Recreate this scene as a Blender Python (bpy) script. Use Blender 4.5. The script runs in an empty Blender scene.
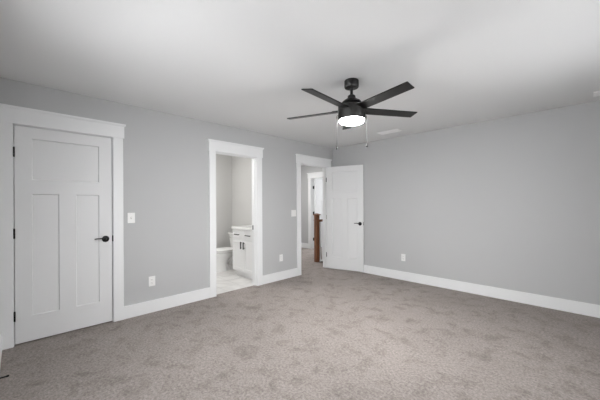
import bpy, bmesh, math
from mathutils import Vector, Matrix
S = bpy.context.scene
COL = S.collection
R = math.radians

# ------------------------------------------------------------------ camera
CAM = Vector((3.7176, -4.6596, 1.2953)); YAW = 0.79043; ROLL = -0.004877; F = 284.686
fw = Vector((-math.sin(YAW), math.cos(YAW), 0)); rt = Vector((math.cos(YAW), math.sin(YAW), 0)); up = Vector((0, 0, 1))
r2 = rt*math.cos(ROLL) + up*math.sin(ROLL); u2 = -rt*math.sin(ROLL) + up*math.cos(ROLL)
cd = bpy.data.cameras.new('camera'); cam = bpy.data.objects.new('camera', cd); COL.objects.link(cam)
cam.matrix_world = Matrix(((r2.x, u2.x, -fw.x, CAM.x), (r2.y, u2.y, -fw.y, CAM.y), (r2.z, u2.z, -fw.z, CAM.z), (0, 0, 0, 1)))
cd.sensor_width = 36; cd.lens = F*36/600; cd.shift_y = 4.381/600; cd.clip_start = 0.02
S.camera = cam

# ------------------------------------------------------------------ world, daylight, exposure
w = bpy.data.worlds.new('world'); S.world = w; w.use_nodes = True
w.node_tree.nodes['Background'].inputs[0].default_value = (0.975, 0.985, 1.0, 1)
w.node_tree.nodes['Background'].inputs[1].default_value = 6.3000  # world strength
S.view_settings.view_transform = 'Standard'; S.view_settings.look = 'None'
S.view_settings.gamma = 1; S.view_settings.use_curve_mapping = False
S.view_settings.exposure = 0.0
S.cycles.max_bounces = 14; S.cycles.diffuse_bounces = 10
S.cycles.use_denoising = True

def area(name, loc, direction, sx, sy, power, color=(1, 1, 1), spread=180):
    l = bpy.data.lights.new(name, 'AREA'); l.shape = 'RECTANGLE'; l.size = sx; l.size_y = sy
    l.energy = power; l.color = color; l.spread = R(spread)
    o = bpy.data.objects.new(name, l); COL.objects.link(o); o.location = loc
    o.rotation_euler = Vector(direction).to_track_quat('-Z', 'Y').to_euler(); return o
DAY = (0.97, 0.985, 1.0)
area('daylight_front_window', (2.1, -4.836, 1.47), (0, 1, -0.4), 1.76, 1.40, 18.0000, DAY, 160)
area('daylight_far_room', (-1.3, 4.44, 1.4), (0, -1, 0), 1.86, 1.46, 100.0000, (0.97, 0.985, 1.0))

# ------------------------------------------------------------------ materials
def lin(c):
    return tuple((v/255/12.92 if v/255 <= 0.04045 else ((v/255+0.055)/1.055)**2.4) for v in c)
def mat(name, col, rough=0.5, metal=0.0, spec=0.5, emit=None, es=0):
    m = bpy.data.materials.new(name); m.use_nodes = True
    b = m.node_tree.nodes['Principled BSDF']
    b.inputs['Base Color'].default_value = (*col, 1); b.inputs['Roughness'].default_value = rough
    b.inputs['Metallic'].default_value = metal; b.inputs['Specular IOR Level'].default_value = spec
    if emit: b.inputs['Emission Color'].default_value = (*emit, 1); b.inputs['Emission Strength'].default_value = es
    return m
def N(m, t, **kw):
    n = m.node_tree.nodes.new(t)
    for k, v in kw.items():
        if k in n.inputs: n.inputs[k].default_value = v
        else: setattr(n, k, v)
    return n
def L(m, a, b): m.node_tree.links.new(a, b)
def bsdf(m): return m.node_tree.nodes['Principled BSDF']
def coords(m): return N(m, 'ShaderNodeTexCoord').outputs['Object']
def bump(m, scale, strength, dist, detail=3, src=None):
    n = N(m, 'ShaderNodeTexNoise', Scale=scale, Detail=detail); L(m, coords(m), n.inputs['Vector'])
    b = N(m, 'ShaderNodeBump', Strength=strength, Distance=dist); L(m, n.outputs['Fac'], b.inputs['Height'])
    L(m, b.outputs['Normal'], bsdf(m).inputs['Normal']); return n
def ramp(m, fac, stops):
    r = N(m, 'ShaderNodeValToRGB'); e = r.color_ramp.elements
    while len(e) < len(stops): e.new(0.5)
    for i, (p, c) in enumerate(stops): e[i].position = p; e[i].color = (*c, 1)
    L(m, fac, r.inputs['Fac']); return r

WALL = mat('grey_wall_paint', (0.476, 0.481, 0.485), 0.75, spec=0.25); bump(WALL, 160, 0.08, 0.002)
BATHWALL = mat('pale_bath_paint', (0.60, 0.595, 0.585), 0.7, spec=0.25); bump(BATHWALL, 160, 0.08, 0.002)
CEIL = mat('white_ceiling_paint', (0.735, 0.74, 0.742), 0.85, spec=0.15); bump(CEIL, 60, 0.15, 0.004)
TRIM = mat('white_trim_paint', (0.785, 0.795, 0.80), 0.4, spec=0.4)
DOORP = mat('white_door_paint', (0.725, 0.732, 0.737), 0.42, spec=0.4); bump(DOORP, 90, 0.03, 0.001)
PLATE = mat('white_plastic', (0.80, 0.80, 0.79), 0.35)
SLOT = mat('dark_slot', (0.03, 0.03, 0.03), 0.6)
BLACK = mat('black_metal', (0.008, 0.008, 0.0085), 0.45, 0.2, spec=0.35)
FANBLK = mat('charcoal_fan_metal', (0.022, 0.021, 0.0205), 0.42, 0.2, spec=0.4)
VENT = mat('white_vent_enamel', (0.86, 0.86, 0.86), 0.4)
STEEL = mat('brushed_steel', (0.45, 0.44, 0.42), 0.35, 1.0)
CHAIN = mat('bronze_chain', (0.008, 0.008, 0.0078), 0.6, spec=0.15)
PORC = mat('white_porcelain', (0.78, 0.78, 0.77), 0.12, spec=0.6)
CAB = mat('white_cabinet_paint', (0.78, 0.78, 0.78), 0.4)
STONE = mat('white_cultured_marble', (0.80, 0.80, 0.79), 0.2)
GLASS = mat('window_glass', (1, 1, 1), 0.02); bsdf(GLASS).inputs['Transmission Weight'].default_value = 1
LENS = mat('lit_opal_lens', (0.9, 0.9, 0.9), 0.4, emit=(1.0, 0.99, 0.975), es=385.0000)
BULB = mat('lit_opal_shade', (0.9, 0.9, 0.9), 0.4, emit=(1.0, 0.985, 0.96), es=113.0000)
HALLBULB = mat('lit_hall_diffuser', (0.9, 0.9, 0.9), 0.4, emit=(1.0, 0.985, 0.965), es=123.0000)
# blades: dark stained, fine grain
BLADE = mat('charcoal_blade', (0.022, 0.021, 0.021), 0.4, spec=0.3)
bn = N(BLADE, 'ShaderNodeTexWave', Scale=30.0, Distortion=3.0); L(BLADE, coords(BLADE), bn.inputs['Vector'])
br = ramp(BLADE, bn.outputs['Fac'], [(0, (0.008, 0.0078, 0.0076)), (1, (0.014, 0.0135, 0.013))]); L(BLADE, br.outputs['Color'], bsdf(BLADE).inputs['Base Color'])
# carpet
def carpet(name, dark, light):
    m = mat(name, light, 0.95, spec=0.1); c = coords(m)
    fine = N(m, 'ShaderNodeTexNoise', Scale=52.0, Detail=6.0, Roughness=0.85); L(m, c, fine.inputs['Vector'])
    midn = N(m, 'ShaderNodeTexNoise', Scale=6.0, Detail=5.0, Roughness=0.68, Distortion=0.4); L(m, c, midn.inputs['Vector'])
    big = N(m, 'ShaderNodeTexNoise', Scale=1.5, Detail=3.0); L(m, c, big.inputs['Vector'])
    r1 = ramp(m, fine.outputs['Fac'], [(0.34, dark), (0.66, light)])
    r2_ = ramp(m, midn.outputs['Fac'], [(0.32, (0.74, 0.735, 0.73)), (0.50, (1.0, 1.0, 1.0))])
    r3_ = ramp(m, big.outputs['Fac'], [(0.3, (0.93, 0.93, 0.93)), (0.7, (1.04, 1.04, 1.04))])
    x = N(m, 'ShaderNodeMix', data_type='RGBA', blend_type='MULTIPLY'); x.inputs['Factor'].default_value = 1
    L(m, r1.outputs['Color'], x.inputs['A']); L(m, r2_.outputs['Color'], x.inputs['B'])
    y = N(m, 'ShaderNodeMix', data_type='RGBA', blend_type='MULTIPLY'); y.inputs['Factor'].default_value = 1
    L(m, x.outputs['Result'], y.inputs['A']); L(m, r3_.outputs['Color'], y.inputs['B'])
    L(m, y.outputs['Result'], bsdf(m).inputs['Base Color'])
    ad = N(m, 'ShaderNodeMath', operation='MULTIPLY_ADD'); ad.inputs[1].default_value = 2.0
    L(m, midn.outputs['Fac'], ad.inputs[0]); L(m, fine.outputs['Fac'], ad.inputs[2])
    b = N(m, 'ShaderNodeBump', Strength=0.7, Distance=0.012); L(m, ad.outputs[0], b.inputs['Height'])
    L(m, b.outputs['Normal'], bsdf(m).inputs['Normal'])
    return m
CARPET = carpet('taupe_carpet', (0.172, 0.151, 0.141), (0.425, 0.381, 0.358))
HALLCARPET = CARPET
# bathroom tile: pale marble with soft grey veins and thin grout
TILE = mat('pale_marble_tile', (0.7, 0.69, 0.67), 0.3); c = coords(TILE)
tn = N(TILE, 'ShaderNodeTexNoise', Scale=1.3, Detail=5.0, Roughness=0.5, Distortion=1.2); L(TILE, c, tn.inputs['Vector'])
tr = ramp(TILE, tn.outputs['Fac'], [(0.36, (0.70, 0.69, 0.675)), (0.5, (0.58, 0.57, 0.56)), (0.60, (0.69, 0.68, 0.67))])
tb = N(TILE, 'ShaderNodeTexBrick', Scale=1.0); L(TILE, c, tb.inputs['Vector']); tb.offset = 0.5
tb.inputs['Mortar Size'].default_value = 0.004; tb.inputs['Brick Width'].default_value = 0.61; tb.inputs['Row Height'].default_value = 0.305
tb.inputs['Mortar'].default_value = (0.45, 0.44, 0.43, 1)
L(TILE, tr.outputs['Color'], tb.inputs['Color1']); L(TILE, tr.outputs['Color'], tb.inputs['Color2']); L(TILE, tb.outputs['Color'], bsdf(TILE).inputs['Base Color'])
# stained oak
WOOD = mat('brown_stained_wood', (0.2, 0.08, 0.04), 0.4); c = coords(WOOD)
mp = N(WOOD, 'ShaderNodeMapping'); mp.inputs['Scale'].default_value = (22, 22, 1.6); L(WOOD, c, mp.inputs['Vector'])
wn = N(WOOD, 'ShaderNodeTexNoise', Scale=2.0, Detail=5.0, Distortion=0.6); L(WOOD, mp.outputs['Vector'], wn.inputs['Vector'])
wr = ramp(WOOD, wn.outputs['Fac'], [(0.3, (0.11, 0.040, 0.018)), (0.55, (0.24, 0.098, 0.045)), (0.75, (0.35, 0.155, 0.075))]); L(WOOD, wr.outputs['Color'], bsdf(WOOD).inputs['Base Color'])

# ------------------------------------------------------------------ mesh helpers
class MB:
    def __init__(s): s.bm = bmesh.new()
    def box(s, x0, x1, y0, y1, z0, z1, bev=0, seg=2):
        t = bmesh.new(); bmesh.ops.create_cube(t, size=1)
        for v in t.verts: v.co = Vector(((x0+x1)/2 + v.co.x*(x1-x0), (y0+y1)/2 + v.co.y*(y1-y0), (z0+z1)/2 + v.co.z*(z1-z0)))
        if bev: bmesh.ops.bevel(t, geom=list(t.edges), offset=bev, segments=seg, profile=0.5, affect='EDGES')
        s.add(t); return s
    def add(s, t, M=None):
        if M is not None: bmesh.ops.transform(t, matrix=M, verts=t.verts)
        me = bpy.data.meshes.new('t'); t.to_mesh(me); t.free(); s.bm.from_mesh(me); bpy.data.meshes.remove(me)
    def lathe(s, prof, n=40, M=None):
        t = bmesh.new(); rings = []
        for r, z in prof:
            if r < 1e-6: rings.append([t.verts.new((0, 0, z))])
            else: rings.append([t.verts.new((r*math.cos(2*math.pi*k/n), r*math.sin(2*math.pi*k/n), z)) for k in range(n)])
        for a, b in zip(rings, rings[1:]):
            for k in range(n):
                j = (k+1) % n
                if len(a) == 1 and len(b) == 1: continue
                if len(a) == 1: t.faces.new((a[0], b[j], b[k]))
                elif len(b) == 1: t.faces.new((a[k], a[j], b[0]))
                else: t.faces.new((a[k], a[j], b[j], b[k]))
        bmesh.ops.recalc_face_normals(t, faces=t.faces); s.add(t, M); return s
    def tube(s, pts, rad, n=10, flat=1.0):
        t = bmesh.new(); P = [Vector(p) for p in pts]; rings = []
        for i, p in enumerate(P):
            d = (P[min(i+1, len(P)-1)] - P[max(i-1, 0)]).normalized()
            a = d.cross(Vector((0, 0, 1)) if abs(d.z) < 0.9 else Vector((1, 0, 0))).normalized(); b = a.cross(d).normalized()
            r = rad[i] if isinstance(rad, (list, tuple)) else rad
            rings.append([t.verts.new(p + a*r*math.cos(2*math.pi*k/n) + b*r*flat*math.sin(2*math.pi*k/n)) for k in range(n)])
        for u, v in zip(rings, rings[1:]):
            for k in range(n): t.faces.new((u[k], u[(k+1) % n], v[(k+1) % n], v[k]))
        t.faces.new(rings[0]); t.faces.new(rings[-1])
        bmesh.ops.recalc_face_normals(t, faces=t.faces); s.add(t); return s
    def loft(s, rings):
        t = bmesh.new(); V = [[t.verts.new(p) for p in r] for r in rings]; n = len(V[0])
        for u, v in zip(V, V[1:]):
            for k in range(n): t.faces.new((u[k], u[(k+1) % n], v[(k+1) % n], v[k]))
        t.faces.new(V[0]); t.faces.new(V[-1]); bmesh.ops.recalc_face_normals(t, faces=t.faces); s.add(t); return s
    def prism(s, poly, axis, a, b):
        t = bmesh.new()
        def P(u, v, k): return {'x': (k, u, v), 'y': (u, k, v), 'z': (u, v, k)}[axis]
        A = [t.verts.new(P(u, v, a)) for u, v in poly]; B = [t.verts.new(P(u, v, b)) for u, v in poly]
        t.faces.new(A); t.faces.new(B)
        for i in range(len(A)): j = (i+1) % len(A); t.faces.new((A[i], A[j], B[j], B[i]))
        bmesh.ops.recalc_face_normals(t, faces=t.faces); s.add(t); return s
    def build(s, name, m, parent=None, smooth=False, loc=None):
        me = bpy.data.meshes.new(name)
        if loc: bmesh.ops.translate(s.bm, verts=s.bm.verts, vec=-Vector(loc))
        s.bm.to_mesh(me); s.bm.free(); me.materials.append(m)
        if smooth:
            me.polygons.foreach_set('use_smooth', [True]*len(me.polygons)); me.set_sharp_from_angle(angle=R(35))
        o = bpy.data.objects.new(name, me); COL.objects.link(o)
        if loc: o.location = loc
        if parent: o.parent = parent
        return o
def tag(o, label=None, cat=None, group=None, kind=None):
    for k, v in (('label', label), ('category', cat), ('group', group), ('kind', kind)):
        if v: o[k] = v
    return o
def empty(name, loc, rz=0, **kw):
    o = bpy.data.objects.new(name, None); COL.objects.link(o); o.location = loc; o.rotation_euler = (0, 0, rz); o.empty_display_size = 0.1
    return tag(o, **kw)
def struct(o, label=None, cat=None): return tag(o, label, cat, None, 'structure')
def children(o): return [c for c in bpy.data.objects if c.parent == o]
def copy_tree(o, parent=None):
    c = o.copy(); COL.objects.link(c)
    if parent: c.parent = parent; c.matrix_parent_inverse = o.matrix_parent_inverse.copy()
    for ch in children(o): copy_tree(ch, c)
    return c

# ------------------------------------------------------------------ room shell
H = 2.453; WT = 0.115; DT = 2.046
XR = 4.2; YF = -4.781; BY = -1.31; BX = -1.79; HY = 1.40; HX = -3.2; RY0 = -3.7
D1 = (-4.689, -3.914); D2 = (-2.664, -1.957); D3 = (-0.962, -0.196); D4 = (-1.945, -1.185)
def wall_x(name, x0, x1, y0, y1, holes, m, z1=H):
    b = MB(); y = y0
    for (a, c, zb, zt) in holes:
        b.box(x0, x1, y, a, 0, z1)
        if zb > 0: b.box(x0, x1, a, c, 0, zb)
        b.box(x0, x1, a, c, zt, z1); y = c
    b.box(x0, x1, y, y1, 0, z1)
    return b.build(name, m)
def wall_y(name, y0, y1, x0, x1, holes, m, z0=0, z1=H):
    b = MB(); x = x0
    for (a, c, zb, zt) in holes:
        b.box(x, a, y0, y1, z0, z1)
        if zb > 0: b.box(a, c, y0, y1, z0, zb)
        b.box(a, c, y0, y1, zt, z1); x = c
    b.box(x, x1, y0, y1, z0, z1)
    return b.build(name, m)
J = 0.018   # jamb board thickness
def op(d): return (d[0]-J, d[1]+J, 0, DT+J)
struct(wall_x('wall_left', -WT, 0, YF-WT, 0, [op(D1), op(D2), op(D3)], WALL), 'grey painted wall with three white doorways', 'wall')
struct(wall_y('wall_back', 0, WT, -WT, XR+WT, [], WALL), 'bare grey wall behind the open white door', 'wall')
struct(wall_y('wall_front', YF-WT, YF, 0, XR+WT, [(1.2, 3.0, 0.7, 2.2)], WALL), 'grey wall at the left frame edge with a black doorstop', 'wall')
struct(wall_x('wall_right', XR, XR+WT, YF, 0, [(-3.1, -1.3, 0.7, 2.2)], WALL), 'grey wall with the side window', 'wall')
struct(MB().box(0, XR, YF, 0, -0.1, 0).build('floor', CARPET), 'taupe grey cut pile carpet with soft footprint patches', 'carpet floor')
struct(MB().box(-0.001, XR, YF, 0, H, H+0.1).build('ceiling', CEIL), 'white painted bedroom ceiling', 'ceiling')
# bathroom shell
struct(wall_x('wall_bathroom_left', BX-WT, BX, RY0, BY+WT, [], BATHWALL), 'pale wall behind the toilet', 'wall')
struct(wall_y('wall_bathroom_back', BY, BY+WT, BX, -WT, [], BATHWALL), 'pale bathroom wall behind the vanity', 'wall')
struct(wall_y('wall_bathroom_front', RY0-WT, RY0, BX-WT, -WT, [], BATHWALL), 'pale bathroom wall', 'wall')
struct(MB().box(BX, -WT, RY0, BY, -0.1, 0.004).box(-WT, -0.052, D2[0]-J, D2[1]+J, -0.1, 0.004).build('floor_bathroom', TILE), 'pale veined tile bathroom floor', 'tile floor')
struct(MB().box(-0.052, 0, D2[0]-J, D2[1]+J, -0.1, 0).build('floor_bathroom_threshold', CARPET), 'carpet edge in the bathroom doorway', 'carpet floor')
struct(MB().box(BX, -WT, RY0, BY, H, H+0.1).build('ceiling_bathroom', CEIL), 'white bathroom ceiling', 'ceiling')
# closet behind the closed door
struct(MB().box(-0.80, -WT, YF-WT, RY0-WT, -0.1, 0).box(-WT, 0, D1[0]-J, D1[1]+J, -0.1, 0).build('floor_closet', CARPET), 'closet floor', 'carpet floor')
struct(MB().box(-0.80-WT, -0.80, YF-WT, RY0-WT, -0.1, H).box(-0.80, -WT, YF-2*WT, YF-WT, -0.1, H).build('wall_closet', WALL), 'closet wall', 'wall')
struct(MB().box(-0.80, -WT, YF-WT, RY0-WT, H, H+0.1).build('ceiling_closet', CEIL), 'closet ceiling', 'ceiling')
# hallway shell (stairwell opening beside the newel)
NX, NY = -0.566, 0.109
struct(MB().box(HX, -WT, BY+WT, 0.16, -0.1, 0).box(HX, NX+0.05, 0.16, HY, -0.1, 0).box(-WT, 0, D3[0]-J, D3[1]+J, -0.1, 0)
       .box(D4[0]-J, D4[1]+J, HY, HY+WT, -0.1, 0).build('floor_hallway', HALLCARPET), 'carpeted hallway floor beyond the open door', 'carpet floor')
struct(MB().box(HX, 1.6, 0.115, HY, H, H+0.1).box(HX, -WT, BY+WT, 0.115, H, H+0.1).build('ceiling_hallway', CEIL), 'white hallway ceiling', 'ceiling')
struct(wall_y('wall_hallway_back', HY, HY+WT, HX, 1.6, [op(D4)], WALL, z0=-1.4), 'grey hallway wall with a white doorway', 'wall')
struct(MB().box(HX-WT, HX, BY, HY+WT, 0, H).build('wall_hallway_left', WALL), 'grey hallway end wall', 'wall')
struct(MB().box(HX, BX-WT, BY, BY+WT, 0, H).build('wall_hallway_front', WALL), 'grey hallway wall beside the bathroom', 'wall')
struct(MB().box(1.6, 1.6+WT, WT, HY+WT, -1.4, H).build('wall_stair_right', WALL), 'grey stairwell end wall', 'wall')
struct(MB().box(NX+0.05, 1.6, WT, 0.16, -1.4, -0.1).box(NX-0.05, NX+0.05, WT, HY, -1.4, -0.1).build('wall_stair_lower', WALL), 'lower stairwell wall', 'wall')
sb = MB()
for k in range(7): sb.box(NX+0.05+0.27*k, NX+0.05+0.27*(k+1) if k < 6 else 1.6, 0.16, HY, -1.4, -0.19*(k+1))
struct(sb.build('floor_stairs', CARPET), 'carpeted stairs going down behind the newel', 'stairs')
# far room beyond the hall doorway
FY = 4.5; FX0, FX1 = -3.2, 0.6
struct(MB().box(FX0-WT, FX0, HY+WT, FY, 0, H).build('wall_far_left', WALL), 'grey far room wall', 'wall')
struct(MB().box(FX1, FX1+WT, HY+WT, FY, 0, H).build('wall_far_right', WALL), 'grey far room wall', 'wall')
struct(wall_y('wall_far_back', FY, FY+WT, FX0-WT, FX1+WT, [(-2.25, -0.35, 0.6, 2.15)], WALL), 'grey far room wall with a window', 'wall')
struct(MB().box(FX0, FX1, HY+WT, FY, -0.1, 0).build('floor_far_room', CARPET), 'carpeted far room floor', 'carpet floor')
struct(MB().box(FX0, FX1, HY+WT, FY, H, H+0.1).build('ceiling_far_room', CEIL), 'white far room ceiling', 'ceiling')

# windows (outside the photograph, they let the daylight in)
def window(name, axis, plane, a, b, z0, z1, out, where):
    e = struct(empty(name, (0, 0, 0)), 'white framed window '+where, 'window')
    fr = MB(); gl = MB()
    p0, p1 = sorted((plane + out*0.075, plane + out*0.105))
    g0, g1 = sorted((plane + out*0.086, plane + out*0.092))
    def bx(m, u0, u1, v0, v1, q0, q1):
        if axis == 'x': m.box(q0, q1, u0, u1, v0, v1)
        else: m.box(u0, u1, q0, q1, v0, v1)
    t = 0.05; zm = (z0+z1)/2
    bx(fr, a, a+t, z0, z1, p0, p1); bx(fr, b-t, b, z0, z1, p0, p1); bx(fr, a+t, b-t, z0, z0+t, p0, p1); bx(fr, a+t, b-t, z1-t, z1, p0, p1)
    bx(fr, a+t, b-t, zm-0.02, zm+0.02, p0, p1)
    fr.build('window_frame', TRIM, e)
    bx(gl, a+t, b-t, z0+t, zm-0.02, g0, g1); gl.build('window_pane', GLASS, e)
    gl = MB(); bx(gl, a+t, b-t, zm+0.02, z1-t, g0, g1); gl.build('window_pane', GLASS, e)
window('window_1', 'x', XR, -3.1, -1.3, 0.7, 2.2, 1, 'in the side wall')
window('window_2', 'y', YF, 1.2, 3.0, 0.7, 2.2, -1, 'in the front wall')
window('window_3', 'y', FY, -2.25, -0.35, 0.6, 2.15, 1, 'in the far room')

# baseboards
BH, BT = 0.143, 0.015
CW = 0.102   # casing outer edge from the opening
def base(name, x0, x1, y0, y1, where): return struct(MB().box(x0, x1, y0, y1, 0, BH).build(name, TRIM), 'white square edged baseboard '+where, 'baseboard')
base('baseboard_left', 0, BT, D1[1]+CW, D2[0]-CW+0.002, 'between the closed door and the bathroom doorway')
base('baseboard_left', 0, BT, D2[1]+CW-0.002, D3[0]-CW+0.002, 'between the bathroom and hallway doorways')
base('baseboard_left', 0, BT, D3[1]+CW, -BT, 'in the corner behind the open door')
base('baseboard_back', 0, XR, -BT, 0, 'along the bare wall right of the open door')
base('baseboard_front', 0, XR, YF, YF+BT, 'at the left frame edge behind the doorstop')
base('baseboard_right', XR-BT, XR, YF+BT, -BT, 'below the side window')
base('baseboard_hallway', HX, D4[0]-CW, HY-BT, HY, 'at the end of the hallway, left of the far doorway')
base('baseboard_hallway', D4[1]+CW, NX+0.04, HY-BT, HY, 'at the end of the hallway, right of the far doorway')
base('baseboard_bathroom', BX, BX+BT, RY0, BY-BT, 'on the bathroom wall beyond the toilet')
base('baseboard_bathroom', BX, -0.92, BY-BT, BY, 'behind the toilet')

# door casings: legs, header, cap, jambs.  built in local frame: u along the wall, n out of the wall, then mapped
def casing(name, put, d, right_cut=None, left_cut=None, n_in=-WT, stop=None, label=None, far=True):
    """put(mb, u0,u1,n0,n1,z0,z1) adds a box; d = opening limits"""
    e = struct(empty(name, (0, 0, 0)), label, 'door frame')
    a, b = d; rv = 0.005
    la = a-CW if left_cut is None else max(a-CW, left_cut); rb = b+CW if right_cut is None else min(b+CW, right_cut)
    m = MB(); put(m, la, a-rv, 0, 0.018, 0, DT+rv); m.build('casing_leg', TRIM, e)
    m = MB(); put(m, b+rv, rb, 0, 0.018, 0, DT+rv); m.build('casing_leg', TRIM, e)
    h0 = la-0.011 if left_cut is None else la; h1 = rb+0.011 if right_cut is None else rb
    m = MB(); put(m, h0, h1, 0, 0.024, DT+rv, 2.182); m.build('header', TRIM, e)
    k0 = h0-0.014 if left_cut is None else h0; k1 = h1+0.014
    m = MB(); put(m, k0+0.008, k1-0.008, 0, 0.032, 2.182, 2.190); put(m, k0, k1, 0, 0.040, 2.190, 2.209); m.build('header_cap', TRIM, e)
    m = MB(); put(m, a-J, a, n_in, 0, 0, DT+J); m.build('jamb', TRIM, e)
    m = MB(); put(m, b, b+J, n_in, 0, 0, DT+J); m.build('jamb', TRIM, e)
    m = MB(); put(m, a, b, n_in, 0, DT, DT+J); m.build('head_jamb', TRIM, e)
    if stop:
        s0, s1 = stop
        m = MB(); put(m, a, a+0.011, s0, s1, 0, DT-0.011); put(m, b-0.011, b, s0, s1, 0, DT-0.011); put(m, a, b, s0, s1, DT-0.011, DT); m.build('door_stop_strip', TRIM, e)
    if far:
        m = MB(); put(m, a-CW+0.01, a-rv, n_in-0.018, n_in, 0, DT+rv); put(m, b+rv, b+CW-0.01, n_in-0.018, n_in, 0, DT+rv)
        put(m, a-CW+0.01, b+CW-0.01, n_in-0.018, n_in, DT+rv, 2.182); m.build('far_casing', TRIM, e)
    return e
def putL(m, u0, u1, n0, n1, z0, z1): m.box(n0, n1, u0, u1, z0, z1)
def putH(m, u0, u1, n0, n1, z0, z1): m.box(u0, u1, HY-n1, HY-n0, z0, z1)
t1 = casing('trim_1', putL, D1, left_cut=YF, stop=(-0.075, -0.042), label='white door casing with a header around the closed panelled door', far=False)
t2 = casing('trim_2', putL, D2, stop=(-0.068, -0.035), label='white door casing with a header around the bathroom doorway')
t3 = casing('trim_3', putL, D3, right_cut=-0.107, stop=(-0.080, -0.045), label='white door casing with a header around the hallway doorway by the corner')
t4 = casing('trim_4', putH, D4, label='white door casing at the end of the hallway')
def black_part(par, name, *b, bev=0.001): return tag(MB().box(*b, bev=bev).build(name, BLACK, par), 'black metal '+name.replace('_', ' '))
black_part(t1, 'strike_plate', -0.02, 0.012, D1[1]-0.0005, D1[1]+0.0049, 0.895, 0.960)
black_part(t2, 'strike_plate', -0.110, -0.086, D2[1]-0.0025, D2[1]+0.001, 0.890, 0.960)

# ------------------------------------------------------------------ panelled doors
def panel_mesh(W, Ht, T, us, vs, groups, depth=0.010, slope=0.006):
    """slab in local u (0..W along +Y), z (0..Ht), faces at x=0 and x=-T; groups = cell rectangles (iu0,iu1,iv0,iv1) recessed on both faces"""
    out = bmesh.new(); us = [0]+us+[W]; vs = [0]+vs+[Ht]
    for xf, sgn in ((0, 1), (-T, -1)):
        t = bmesh.new(); V = [[t.verts.new((xf, u, v)) for v in vs] for u in us]; fd = {}
        for i in range(len(us)-1):
            for j in range(len(vs)-1):
                q = (V[i][j], V[i+1][j], V[i+1][j+1], V[i][j+1])
                fd[i, j] = t.faces.new(q if sgn > 0 else q[::-1])
        t.normal_update()
        for (a, b, c, d) in groups:
            fs = [fd[i, j] for i in range(a, b) for j in range(c, d)]
            f = bmesh.utils.face_join(fs) if len(fs) > 1 else fs[0]
            t.normal_update(); bmesh.ops.inset_region(t, faces=[f], thickness=slope, depth=-depth, use_even_offset=True)
        me = bpy.data.meshes.new('t'); t.to_mesh(me); t.free(); out.from_mesh(me); bpy.data.meshes.remove(me)
    for a, b, c, d in (((0, 0, 0), (-T, 0, 0), (-T, 0, Ht), (0, 0, Ht)), ((0, W, 0), (-T, W, 0), (-T, W, Ht), (0, W, Ht)),
                       ((0, 0, 0), (0, W, 0), (-T, W, 0), (-T, 0, 0)), ((0, 0, Ht), (0, W, Ht), (-T, W, Ht), (-T, 0, Ht))):
        out.faces.new([out.verts.new(p) for p in (a, b, c, d)])
    bmesh.ops.remove_doubles(out, verts=out.verts, dist=1e-5); bmesh.ops.recalc_face_normals(out, faces=out.faces)
    return out
def door_leaf(par, W, T=0.035, Ht=2.026, z0=0.014):
    st = 0.116; mu = 0.132; m0 = W/2-mu/2; m1 = W/2+mu/2
    us = [st, m0, m1, W-st]; vs = [0.236, 1.392, 1.526, 1.918]
    b = MB(); b.add(panel_mesh(W, Ht, T, us, vs, [(1, 2, 1, 2), (3, 4, 1, 2), (1, 4, 3, 4)]), Matrix.Translation((0, 0, z0)))
    return b.build('door_panel', DOORP, par)
def lever(par, u, z, side, x):
    """side +1: on the x=0 face, -1: on the other; lever points to -u"""
    h = tag(MB().lathe([(0.0, 0.0), (0.034, 0.0), (0.035, 0.003), (0.033, 0.009), (0.026, 0.013), (0.0, 0.013)], 36,
              Matrix.Translation((x, u, z)) @ Matrix.Rotation(R(90)*side, 4, 'Y')).build('door_handle', BLACK, par, True), 'black lever door handle')
    pts = []; rad = []
    for k in range(17):
        q = k/16; pts.append((x + side*(0.012 + 0.030*min(1, q*5) - 0.004*q), u - 0.104*max(0, q-0.1)/0.9, z + 0.004 + 0.006*math.sin((q-0.25)*3.7)))
        rad.append(0.0095 if q < 0.2 else 0.0078 - 0.0018*q)
    MB().tube(pts, rad, 12, 1.0).build('lever', BLACK, h, True)
    return h
def hinge(par, x, u, z, leaf_n=None):
    b = MB().lathe([(0, -0.045), (0.0055, -0.045), (0.0065, -0.043), (0.0065, -0.016), (0.0055, -0.0155), (0.0055, -0.0145), (0.0065, -0.014), (0.0065, 0.014), (0.0055, 0.0145), (0.0055, 0.0155), (0.0065, 0.016), (0.0065, 0.043), (0.0055, 0.045), (0.003, 0.049), (0, 0.05)], 14, Matrix.Translation((x, u, z)))
    if leaf_n: b.box(*leaf_n[:4], z-0.045, z+0.045)
    return tag(b.build('hinge', BLACK, par, True), 'black butt hinge')

# closed closet door (left)
d1 = struct(empty('door_1', (-0.001, D1[0]+0.006, 0)), 'closed white three panel door with a black lever handle and black hinges', 'door')
W1 = D1[1]-D1[0]-0.012
door_leaf(d1, W1)
lever(d1, W1-0.060, 0.928, 1, 0)
for z in (0.272, 1.036, 1.791): hinge(d1, 0.0065, -0.003, z)

# open bedroom door (corner), swung back against the back wall: leaf along local +Y, visible face at local x=0
ph = R(16); piv = Vector((0.008, D3[1]-0.007))
dd = Vector((math.cos(ph), math.sin(ph))); nn = Vector((math.sin(ph), -math.cos(ph)))
org = piv + nn*0.045 + dd*0.003
d3 = struct(empty('door_3', (org.x, org.y, 0), math.atan2(dd.y, dd.x) - R(90)), 'open white three panel door standing against the bare wall', 'door')
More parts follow.
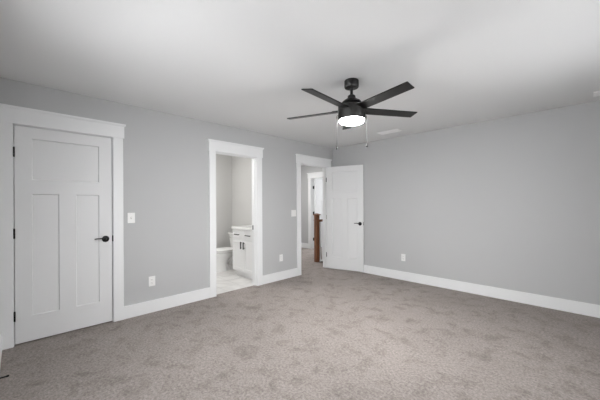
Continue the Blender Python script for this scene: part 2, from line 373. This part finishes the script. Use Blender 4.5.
# local +Y -> dd ; local +X -> (dd rotated -90) = nn
W3 = 0.748
door_leaf(d3, W3)
lever(d3, W3-0.062, 0.922, 1, 0); lever(d3, W3-0.062, 0.922, -1, -0.035).scale = (1, 1, 1)
black_part(d3, 'latch_plate', -0.030, -0.005, W3-0.001, W3+0.0015, 0.892, 0.952, bev=0.0005)
for z in (0.272, 1.036, 1.791):
    hz = MB().box(-0.034, 0.004, D3[1]-0.0025, D3[1]+0.0005, z-0.045, z+0.045).build('hinge', STEEL if 0.9 < z < 1.2 else BLACK, t3)
    hz['label'] = 'steel hinge leaf' if 0.9 < z < 1.2 else 'black hinge leaf'
    hinge(d3, -0.045, -0.003, z)

# white door standing open at the end of the hallway
d4 = struct(empty('door_4', (D4[0]+0.010, HY+WT+0.019, 0), 0), 'open white panelled door with black hinges at the far end of the hallway', 'door')
b = MB(); W4 = 0.75; st = 0.116
b.add(panel_mesh(W4, 2.028, 0.035, [st, W4/2-0.066, W4/2+0.066, W4-st], [0.236, 1.392, 1.526, 1.918], [(1, 2, 1, 2), (3, 4, 1, 2), (1, 4, 3, 4)]), Matrix.Translation((0.035, 0, 0.013)))
b.build('door_panel', DOORP, d4)
for z in (0.272, 1.036, 1.791): hinge(d4, -0.001, -0.009, z, (-0.0095, -0.006, -0.060, -0.010))

# ------------------------------------------------------------------ wall plates
def plate(name, label, cat, loc, rz, w, h, kind, group):
    """local: plate in x (width) / z, front faces -Y; rotated by rz"""
    e = empty(name, loc, rz, label=label, cat=cat, group=group)
    MB().box(-w/2, w/2, -0.006, 0, -h/2, h/2, 0.0022).build('cover_plate', PLATE, e)
    if kind == 'toggle':
        MB().box(-0.006, 0.006, -0.0075, -0.004, -0.012, 0.012, 0.0008).build('toggle_slot', SLOT if False else STEEL, e)
        MB().prism([(-0.017, 0.010), (-0.0175, 0.003), (-0.006, -0.008), (-0.006, 0.006)], 'x', -0.004, 0.004).build('toggle', PLATE, e)
    elif kind == 'rockers':
        for sx in (-0.023, 0.023):
            MB().prism([(-0.006, -0.033), (-0.0075, -0.033), (-0.0105, 0.033), (-0.006, 0.033)], 'x', sx-0.0165, sx+0.0165).build('rocker', PLATE, e)
    else:
        for sz in (-0.0195, 0.0195):
            r = MB().box(-0.017, 0.017, -0.008, -0.004, sz-0.0145, sz+0.0145, 0.0012).build('receptacle', PLATE, e)
            for dx, hh in ((-0.0064, 0.0045), (0.0064, 0.0035)):
                MB().box(dx-0.0011, dx+0.0011, -0.0083, -0.007, sz+0.002-hh, sz+0.002+hh).build('slot', SLOT, r)
            MB().lathe([(0, 0), (0.0024, 0), (0.0024, 0.001), (0, 0.001)], 10, Matrix.Translation((0, -0.0073, sz-0.008)) @ Matrix.Rotation(R(90), 4, 'X')).build('ground_hole', SLOT, r)
    return e
LW = R(90)    # local -Y -> +X  (on the left wall)
plate('light_switch', 'single white toggle light switch beside the closed panelled door', 'light switch', (0, -3.731, 1.148), LW, 0.076, 0.118, 'toggle', 'light switches')
plate('light_switch', 'wide white double rocker light switch beside the hallway doorway', 'light switch', (0, -1.142, 1.137), LW, 0.117, 0.118, 'rockers', 'light switches')
plate('wall_outlet', 'white duplex wall outlet low between the closed door and the bathroom doorway', 'outlet', (0, -3.511, 0.374), LW, 0.074, 0.118, 'outlet', 'wall outlets')
plate('wall_outlet', 'white duplex wall outlet low between the bathroom and hallway doorways', 'outlet', (0, -1.446, 0.376), LW, 0.074, 0.118, 'outlet', 'wall outlets')
plate('wall_outlet', 'white duplex wall outlet low on the bare wall right of the open door', 'outlet', (1.508, 0, 0.382), 0, 0.074, 0.118, 'outlet', 'wall outlets')

# ------------------------------------------------------------------ ceiling registers
def register(label, cx, cy, lx, ly):
    e = empty('ceiling_vent', (cx, cy, H), 0, label=label, cat='vent', group='white ceiling vents')
    f = MB(); t = 0.022; d = -0.009
    f.box(-lx/2, lx/2, -ly/2, -ly/2+t, d, 0, 0.002); f.box(-lx/2, lx/2, ly/2-t, ly/2, d, 0, 0.002)
    f.box(-lx/2, -lx/2+t, -ly/2+t, ly/2-t, d, 0, 0.002); f.box(lx/2-t, lx/2, -ly/2+t, ly/2-t, d, 0, 0.002)
    f.build('vent_frame', VENT, e)
    for sx in (-lx/6+0.006, lx/6-0.006): MB().box(sx-0.006, sx+0.006, -ly/2+t, ly/2-t, d+0.001, -0.001).build('divider', VENT, e)
    MB().box(-lx/2+t, lx/2-t, -ly/2+t, ly/2-t, -0.0015, -0.0005).build('backing', STEEL, e)
    n = 6; wy = (ly-2*t)
    for k in range(n):
        y = -wy/2 + wy*(k+0.5)/n
        MB().prism([(y-0.010, -0.002), (y-0.008, -0.002), (y+0.010, -0.0125), (y+0.008, -0.0125)], 'x', -lx/2+t, lx/2-t).build('slat', VENT, e)
register('white louvred ceiling vent to the right of the black fan', 1.495, -0.435, 0.36, 0.17)
register('white louvred ceiling vent at the right edge of the photo', 3.945, -0.31, 0.36, 0.17)

# ------------------------------------------------------------------ ceiling fan
FC = Vector((2.164, -2.434, H))
fan = empty('ceiling_fan', FC, 0, label='black five blade ceiling fan with a lit round lens and two pull chains', cat='ceiling fan')
Z = lambda z: z-H
MB().lathe([(0, 0), (0.064, 0), (0.067, -0.004), (0.067, -0.060), (0.062, -0.068), (0.020, -0.072), (0, -0.072)], 48).build('canopy', FANBLK, fan, True)
MB().lathe([(0, -0.070), (0.0135, -0.070), (0.0135, -0.15), (0, -0.15)], 24).build('downrod', FANBLK, fan, True)
MB().lathe([(0, Z(2.314)), (0.030, Z(2.314)), (0.036, Z(2.308)), (0.038, Z(2.284)), (0.052, Z(2.278)), (0.080, Z(2.260)), (0.092, Z(2.247)), (0.092, Z(2.240)), (0.070, Z(2.238)), (0.068, Z(2.205)), (0, Z(2.205))], 48).build('coupling_cover', FANBLK, fan, True)
MB().lathe([(0, Z(2.217)), (0.100, Z(2.217)), (0.120, Z(2.212)), (0.127, Z(2.203)), (0.127, Z(2.088)), (0.124, Z(2.081)), (0.113, Z(2.081)), (0.113, Z(2.089)), (0, Z(2.089))], 64).build('motor_housing', FANBLK, fan, True)
lens = MB().lathe([(0.112, Z(2.088)), (0.113, Z(2.080)), (0.110, Z(2.068)), (0.101, Z(2.058)), (0.082, Z(2.051)), (0.05, Z(2.047)), (0, Z(2.046))], 56).build('light_lens', LENS, fan, True)
lens['label'] = 'glowing opal light lens'
for k in range(5):
    a = R(-158 + 72*k)
    poly = [(0.120, -0.048), (0.16, -0.052), (0.664, -0.050), (0.652, 0.050), (0.16, 0.052), (0.120, 0.048)]
    t = bmesh.new(); th = 0.0045
    A = [t.verts.new((x, y, th)) for x, y in poly]; B = [t.verts.new((x, y, -th)) for x, y in poly]
    t.faces.new(A); t.faces.new(B[::-1])
    for i in range(6): j = (i+1) % 6; t.faces.new((A[i], B[i], B[j], A[j]))
    bmesh.ops.recalc_face_normals(t, faces=t.faces); bmesh.ops.bevel(t, geom=list(t.edges), offset=0.0018, segments=2, affect='EDGES')
    m = MB(); m.add(t, Matrix.Rotation(R(-12), 4, 'X'))
    bl = m.build('blade', BLADE, fan); bl.location = (0, 0, Z(2.176)); bl.rotation_euler = (0, 0, a)
    m = MB(); t = bmesh.new(); bmesh.ops.create_cube(t, size=1)
    for v in t.verts: v.co = Vector((0.145 + v.co.x*0.07, v.co.y*(0.075 if v.co.x > 0 else 0.06), 0.008 + v.co.z*0.006))
    m.add(t, Matrix.Rotation(R(-12), 4, 'X')); m.build('blade_bracket', FANBLK, bl)
for sgn, zb in ((-1, 1.836), (1, 1.858)):
    px, py = rt.x*sgn*0.139, rt.y*sgn*0.139
    b = MB().tube([(px*0.91, py*0.91, Z(2.125)), (px*0.97, py*0.97, Z(2.125)), (px, py, Z(2.118)), (px, py, Z(2.10))], 0.0028, 8)
    b.tube([(px, py, Z(2.10)), (px, py, Z(zb))], 0.0015, 8)
    ch = b.build('pull_chain', CHAIN, fan, True); ch['label'] = 'thin metal pull chain'
    MB().lathe([(0, Z(zb+0.004)), (0.0035, Z(zb+0.003)), (0.0055, Z(zb-0.008)), (0.009, Z(zb-0.022)), (0.0065, Z(zb-0.028)), (0, Z(zb-0.029))], 16, Matrix.Translation((px, py, 0))).build('pull_knob', CHAIN, ch, True)

# ------------------------------------------------------------------ spring doorstop on the front wall baseboard
ds = empty('door_stop', (0.756, YF+BT, 0.062), 0, label='black spring doorstop sticking out over the carpet at the lower left', cat='doorstop')
MB().lathe([(0, 0), (0.012, 0), (0.013, 0.002), (0.009, 0.006), (0, 0.006)], 20, Matrix.Rotation(R(-90), 4, 'X')).build('mounting_plate', BLACK, ds, True)
pts = [(0.0042*math.cos(k*0.98), 0.006 + 0.037*k/160, 0.0042*math.sin(k*0.98)) for k in range(161)]
MB().tube(pts, 0.0011, 6).build('spring', BLACK, ds, True)
MB().lathe([(0, 0.041), (0.0062, 0.041), (0.0068, 0.043), (0.0066, 0.053), (0.004, 0.056), (0, 0.056)], 20, Matrix.Rotation(R(-90), 4, 'X')).build('rubber_tip', BLACK, ds, True)

# ------------------------------------------------------------------ bathroom: vanity, countertop, toilet, lamp
VX0, VX1, VY = -0.892, -0.200, -1.832     # carcass front
van = empty('vanity_cabinet', ((VX0+VX1)/2, BY-0.26, 0.004), 0, label='white bathroom vanity cabinet with black pulls', cat='cabinet')
vx0, vx1, vy = VX0-van.location.x, VX1-van.location.x, VY-van.location.y; bk = BY-0.001-van.location.y; vc = 0.0
zb = 0.10; zt = 0.846
MB().box(vx0, vx1, vy, bk, zb, zt).box(vx0+0.045, vx1-0.002, vy+0.035, bk, 0, zb).build('carcass', CAB, van)
def shaker(name, x0, x1, z0, z1, fr=0.05):
    m = MB(); m.add(panel_mesh(x1-x0, z1-z0, 0.018, [fr, x1-x0-fr], [fr, z1-z0-fr], [(1, 2, 1, 2)], 0.006, 0.002),
                    Matrix.Translation((x0, vy-0.019, z0)) @ Matrix.Rotation(R(-90), 4, 'Z'))
    return m.build(name, CAB, van)
def pull(par, x, z, vert, ln):
    y = vy-0.019; m = MB()
    if vert:
        m.tube([(x, y-0.028, z-ln/2), (x, y-0.028, z+ln/2)], 0.0085, 10)
        for s in (-1, 1): m.tube([(x, y, z+s*ln*0.36), (x, y-0.028, z+s*ln*0.36)], 0.0045, 8)
    else:
        m.tube([(x-ln/2, y-0.028, z), (x+ln/2, y-0.028, z)], 0.0085, 10)
        for s in (-1, 1): m.tube([(x+s*ln*0.36, y, z), (x+s*ln*0.36, y-0.028, z)], 0.0045, 8)
    return tag(m.build('pull', BLACK, par, True), 'black bar pull')
for s in (-1, 1):
    a, b_ = (vx0+0.004, -0.0015+vc) if s < 0 else (0.0015+vc, vx1-0.004)
    dr = shaker('drawer', a, b_, 0.672, 0.838, 0.035); pull(dr, (a+b_)/2, 0.757, False, 0.145)
    dr = shaker('cabinet_door', a, b_, 0.106, 0.666, 0.055); pull(dr, s*0.043+vc, 0.572, True, 0.125)
ct = empty('countertop', (van.location.x, van.location.y, 0.851), 0, label='white vanity countertop with backsplash and sink', cat='countertop')
m = MB().box(vx0-0.012, vx1+0.012, vy-0.035, bk, 0, 0.042, 0.005).box(vx0-0.012, vx1+0.012, bk-0.018, bk, 0.040, 0.082, 0.003).build('slab', STONE, ct)
MB().lathe([(0.0, 0.043), (0.13, 0.0435), (0.165, 0.0432), (0.175, 0.047), (0.17, 0.043)], 40, Matrix.Translation((0, -0.02, 0)) @ Matrix.Diagonal((1.2, 0.9, 1, 1))).build('basin', PORC, ct, True)
fa = MB().tube([(0, 0.165, 0.041), (0, 0.165, 0.15), (0, 0.15, 0.175), (0, 0.11, 0.185), (0, 0.07, 0.17)], 0.011, 12).build('faucet', BLACK, ct, True)
MB().tube([(0, 0.165, 0.15), (0.05, 0.165, 0.17)], 0.006, 8).build('faucet_handle', BLACK, fa, True)

TX = -1.365
wc = empty('toilet', (TX, BY-0.38, 0.004), 0, label='white toilet with closed lid beside the vanity', cat='toilet')
def ell(cx, cy, rx, ry_f, ry_b, z, n=40, p=2.3):
    out = []
    for k in range(n):
        a = 2*math.pi*k/n; c_, s_ = math.cos(a), math.sin(a)
        x = rx*math.copysign(abs(c_)**(2/p), c_); y = (ry_b if s_ > 0 else ry_f)*math.copysign(abs(s_)**(2/p), s_)
        out.append((cx+x, cy+y, z))
    return out
def rr(hx, y0, y1, z, r=0.035, n=6):
    P = []; 
    for cx, cy, a0 in ((hx-r, y1-r, 0), (-hx+r, y1-r, 90), (-hx+r, y0+r, 180), (hx-r, y0+r, 270)):
        for k in range(n+1):
            a = R(a0 + 90*k/n); P.append((cx + r*math.cos(a), cy + r*math.sin(a), z))
    return P
# y: -0.30 front of the bowl .. +0.17 tank front .. +0.37 wall
MB().loft([ell(0, -0.16, 0.128, 0.15, 0.12, 0), ell(0, -0.16, 0.128, 0.15, 0.12, 0.015), ell(0, -0.16, 0.122, 0.145, 0.11, 0.05), ell(0, -0.15, 0.122, 0.15, 0.11, 0.16),
           ell(0, -0.11, 0.140, 0.195, 0.15, 0.24), ell(0, -0.05, 0.168, 0.258, 0.21, 0.312), ell(0, -0.04, 0.176, 0.268, 0.20, 0.340), ell(0, -0.04, 0.176, 0.268, 0.20, 0.358)]).build('bowl', PORC, wc, True)
MB().loft([rr(hx_, -0.10, 0.36, zz, 0.03) for hx_, zz in ((0.105, 0.0), (0.10, 0.02), (0.075, 0.05), (0.075, 0.22), (0.12, 0.30), (0.15, 0.352))]).build('rear_base', PORC, wc, True)
MB().tube([(0.060, 0.30, 0.30), (0.072, 0.20, 0.27), (0.078, 0.08, 0.20), (0.078, 0.00, 0.12), (0.075, 0.03, 0.055), (0.07, 0.13, 0.05), (0.06, 0.24, 0.10)], 0.042, 14).build('trapway', PORC, wc, True)
MB().loft([ell(0, -0.04, 0.160, 0.252, 0.195, 0.357), ell(0, -0.04, 0.186, 0.278, 0.21, 0.368), ell(0, -0.04, 0.186, 0.278, 0.21, 0.382), ell(0, -0.04, 0.165, 0.257, 0.20, 0.385)]).build('seat', PLATE, wc, True)
MB().loft([ell(0, -0.04, 0.165, 0.257, 0.20, 0.384), ell(0, -0.04, 0.187, 0.279, 0.21, 0.398), ell(0, -0.04, 0.186, 0.278, 0.21, 0.412), ell(0, -0.04, 0.165, 0.255, 0.19, 0.420)]).build('lid', PLATE, wc, True)
MB().loft([rr(0.175, 0.190, 0.365, 0.352), rr(0.185, 0.180, 0.365, 0.38), rr(0.21, 0.155, 0.365, 0.675)]).build('tank', PORC, wc, True)
MB().loft([rr(0.218, 0.143, 0.370, 0.677), rr(0.224, 0.138, 0.372, 0.683), rr(0.224, 0.138, 0.372, 0.703), rr(0.214, 0.150, 0.366, 0.712)]).build('tank_lid', PORC, wc, True)
MB().lathe([(0, 0), (0.012, 0), (0.012, 0.01), (0, 0.01)], 14, Matrix.Translation((-0.15, 0.158, 0.62)) @ Matrix.Rotation(R(90), 4, 'X')).tube([(-0.15, 0.145, 0.62), (-0.07, 0.140, 0.612)], 0.006, 8).build('flush_lever', STEEL, wc, True)

bl_ = empty('bathroom_ceiling_light', (-0.90, -2.75, H), 0, label='round flush ceiling light in the bathroom', cat='light')
MB().lathe([(0, 0), (0.15, 0), (0.15, -0.03), (0, -0.03)], 40).build('lamp_base', STEEL, bl_, True)
MB().lathe([(0.14, -0.03), (0.135, -0.06), (0.10, -0.08), (0, -0.088)], 40).build('diffuser', BULB, bl_, True)

# hallway ceiling lamp
hl = empty('hallway_ceiling_light', (-1.6, 0.1, H), 0, label='round flush ceiling light in the hallway', cat='light')
MB().lathe([(0, 0), (0.17, 0), (0.17, -0.03), (0, -0.03)], 40).build('lamp_base', STEEL, hl, True)
MB().lathe([(0.16, -0.03), (0.155, -0.06), (0.11, -0.085), (0, -0.095)], 40).build('diffuser', HALLBULB, hl, True)

# ------------------------------------------------------------------ stair railing in the hallway
sr = empty('stair_railing', (NX, NY, 0), 0, label='brown wooden newel post and handrail in the hallway', cat='stair railing')
h = 0.044
np_ = MB().box(-h, h, -h, h, 0, 1.045, 0.003).build('newel_post', WOOD, sr)
MB().box(-h-0.004, h+0.004, -h-0.004, h+0.004, 1.045, 1.055).box(-h-0.020, h+0.020, -h-0.020, h+0.020, 1.050, 1.070, 0.003).loft(
    [[(sx*(h+0.010), sy*(h+0.010), 1.072) for sx, sy in ((-1, -1), (1, -1), (1, 1), (-1, 1))], [(sx*0.018, sy*0.018, 1.092) for sx, sy in ((-1, -1), (1, -1), (1, 1), (-1, 1))]]).build('newel_cap', WOOD, np_)
MB().box(-h-0.006, h+0.006, -h-0.006, h+0.006, 0.93, 0.945, 0.002).build('collar', WOOD, np_)
MB().prism([(-0.030, 0.90), (0.030, 0.90), (0.033, 0.925), (0.022, 0.95), (-0.022, 0.95), (-0.033, 0.925)], 'y', h, HY-NY-0.001).build('handrail', WOOD, sr)
MB().box(-0.045, 0.045, h, HY-NY-0.016, 0.0, 0.02).build('shoe_rail', TRIM, sr)
for k in range(11):
    y = h + 0.10*(k+0.6)
    MB().box(-0.015, 0.015, y-0.015, y+0.015, 0.02, 0.901).build('baluster', TRIM, sr)
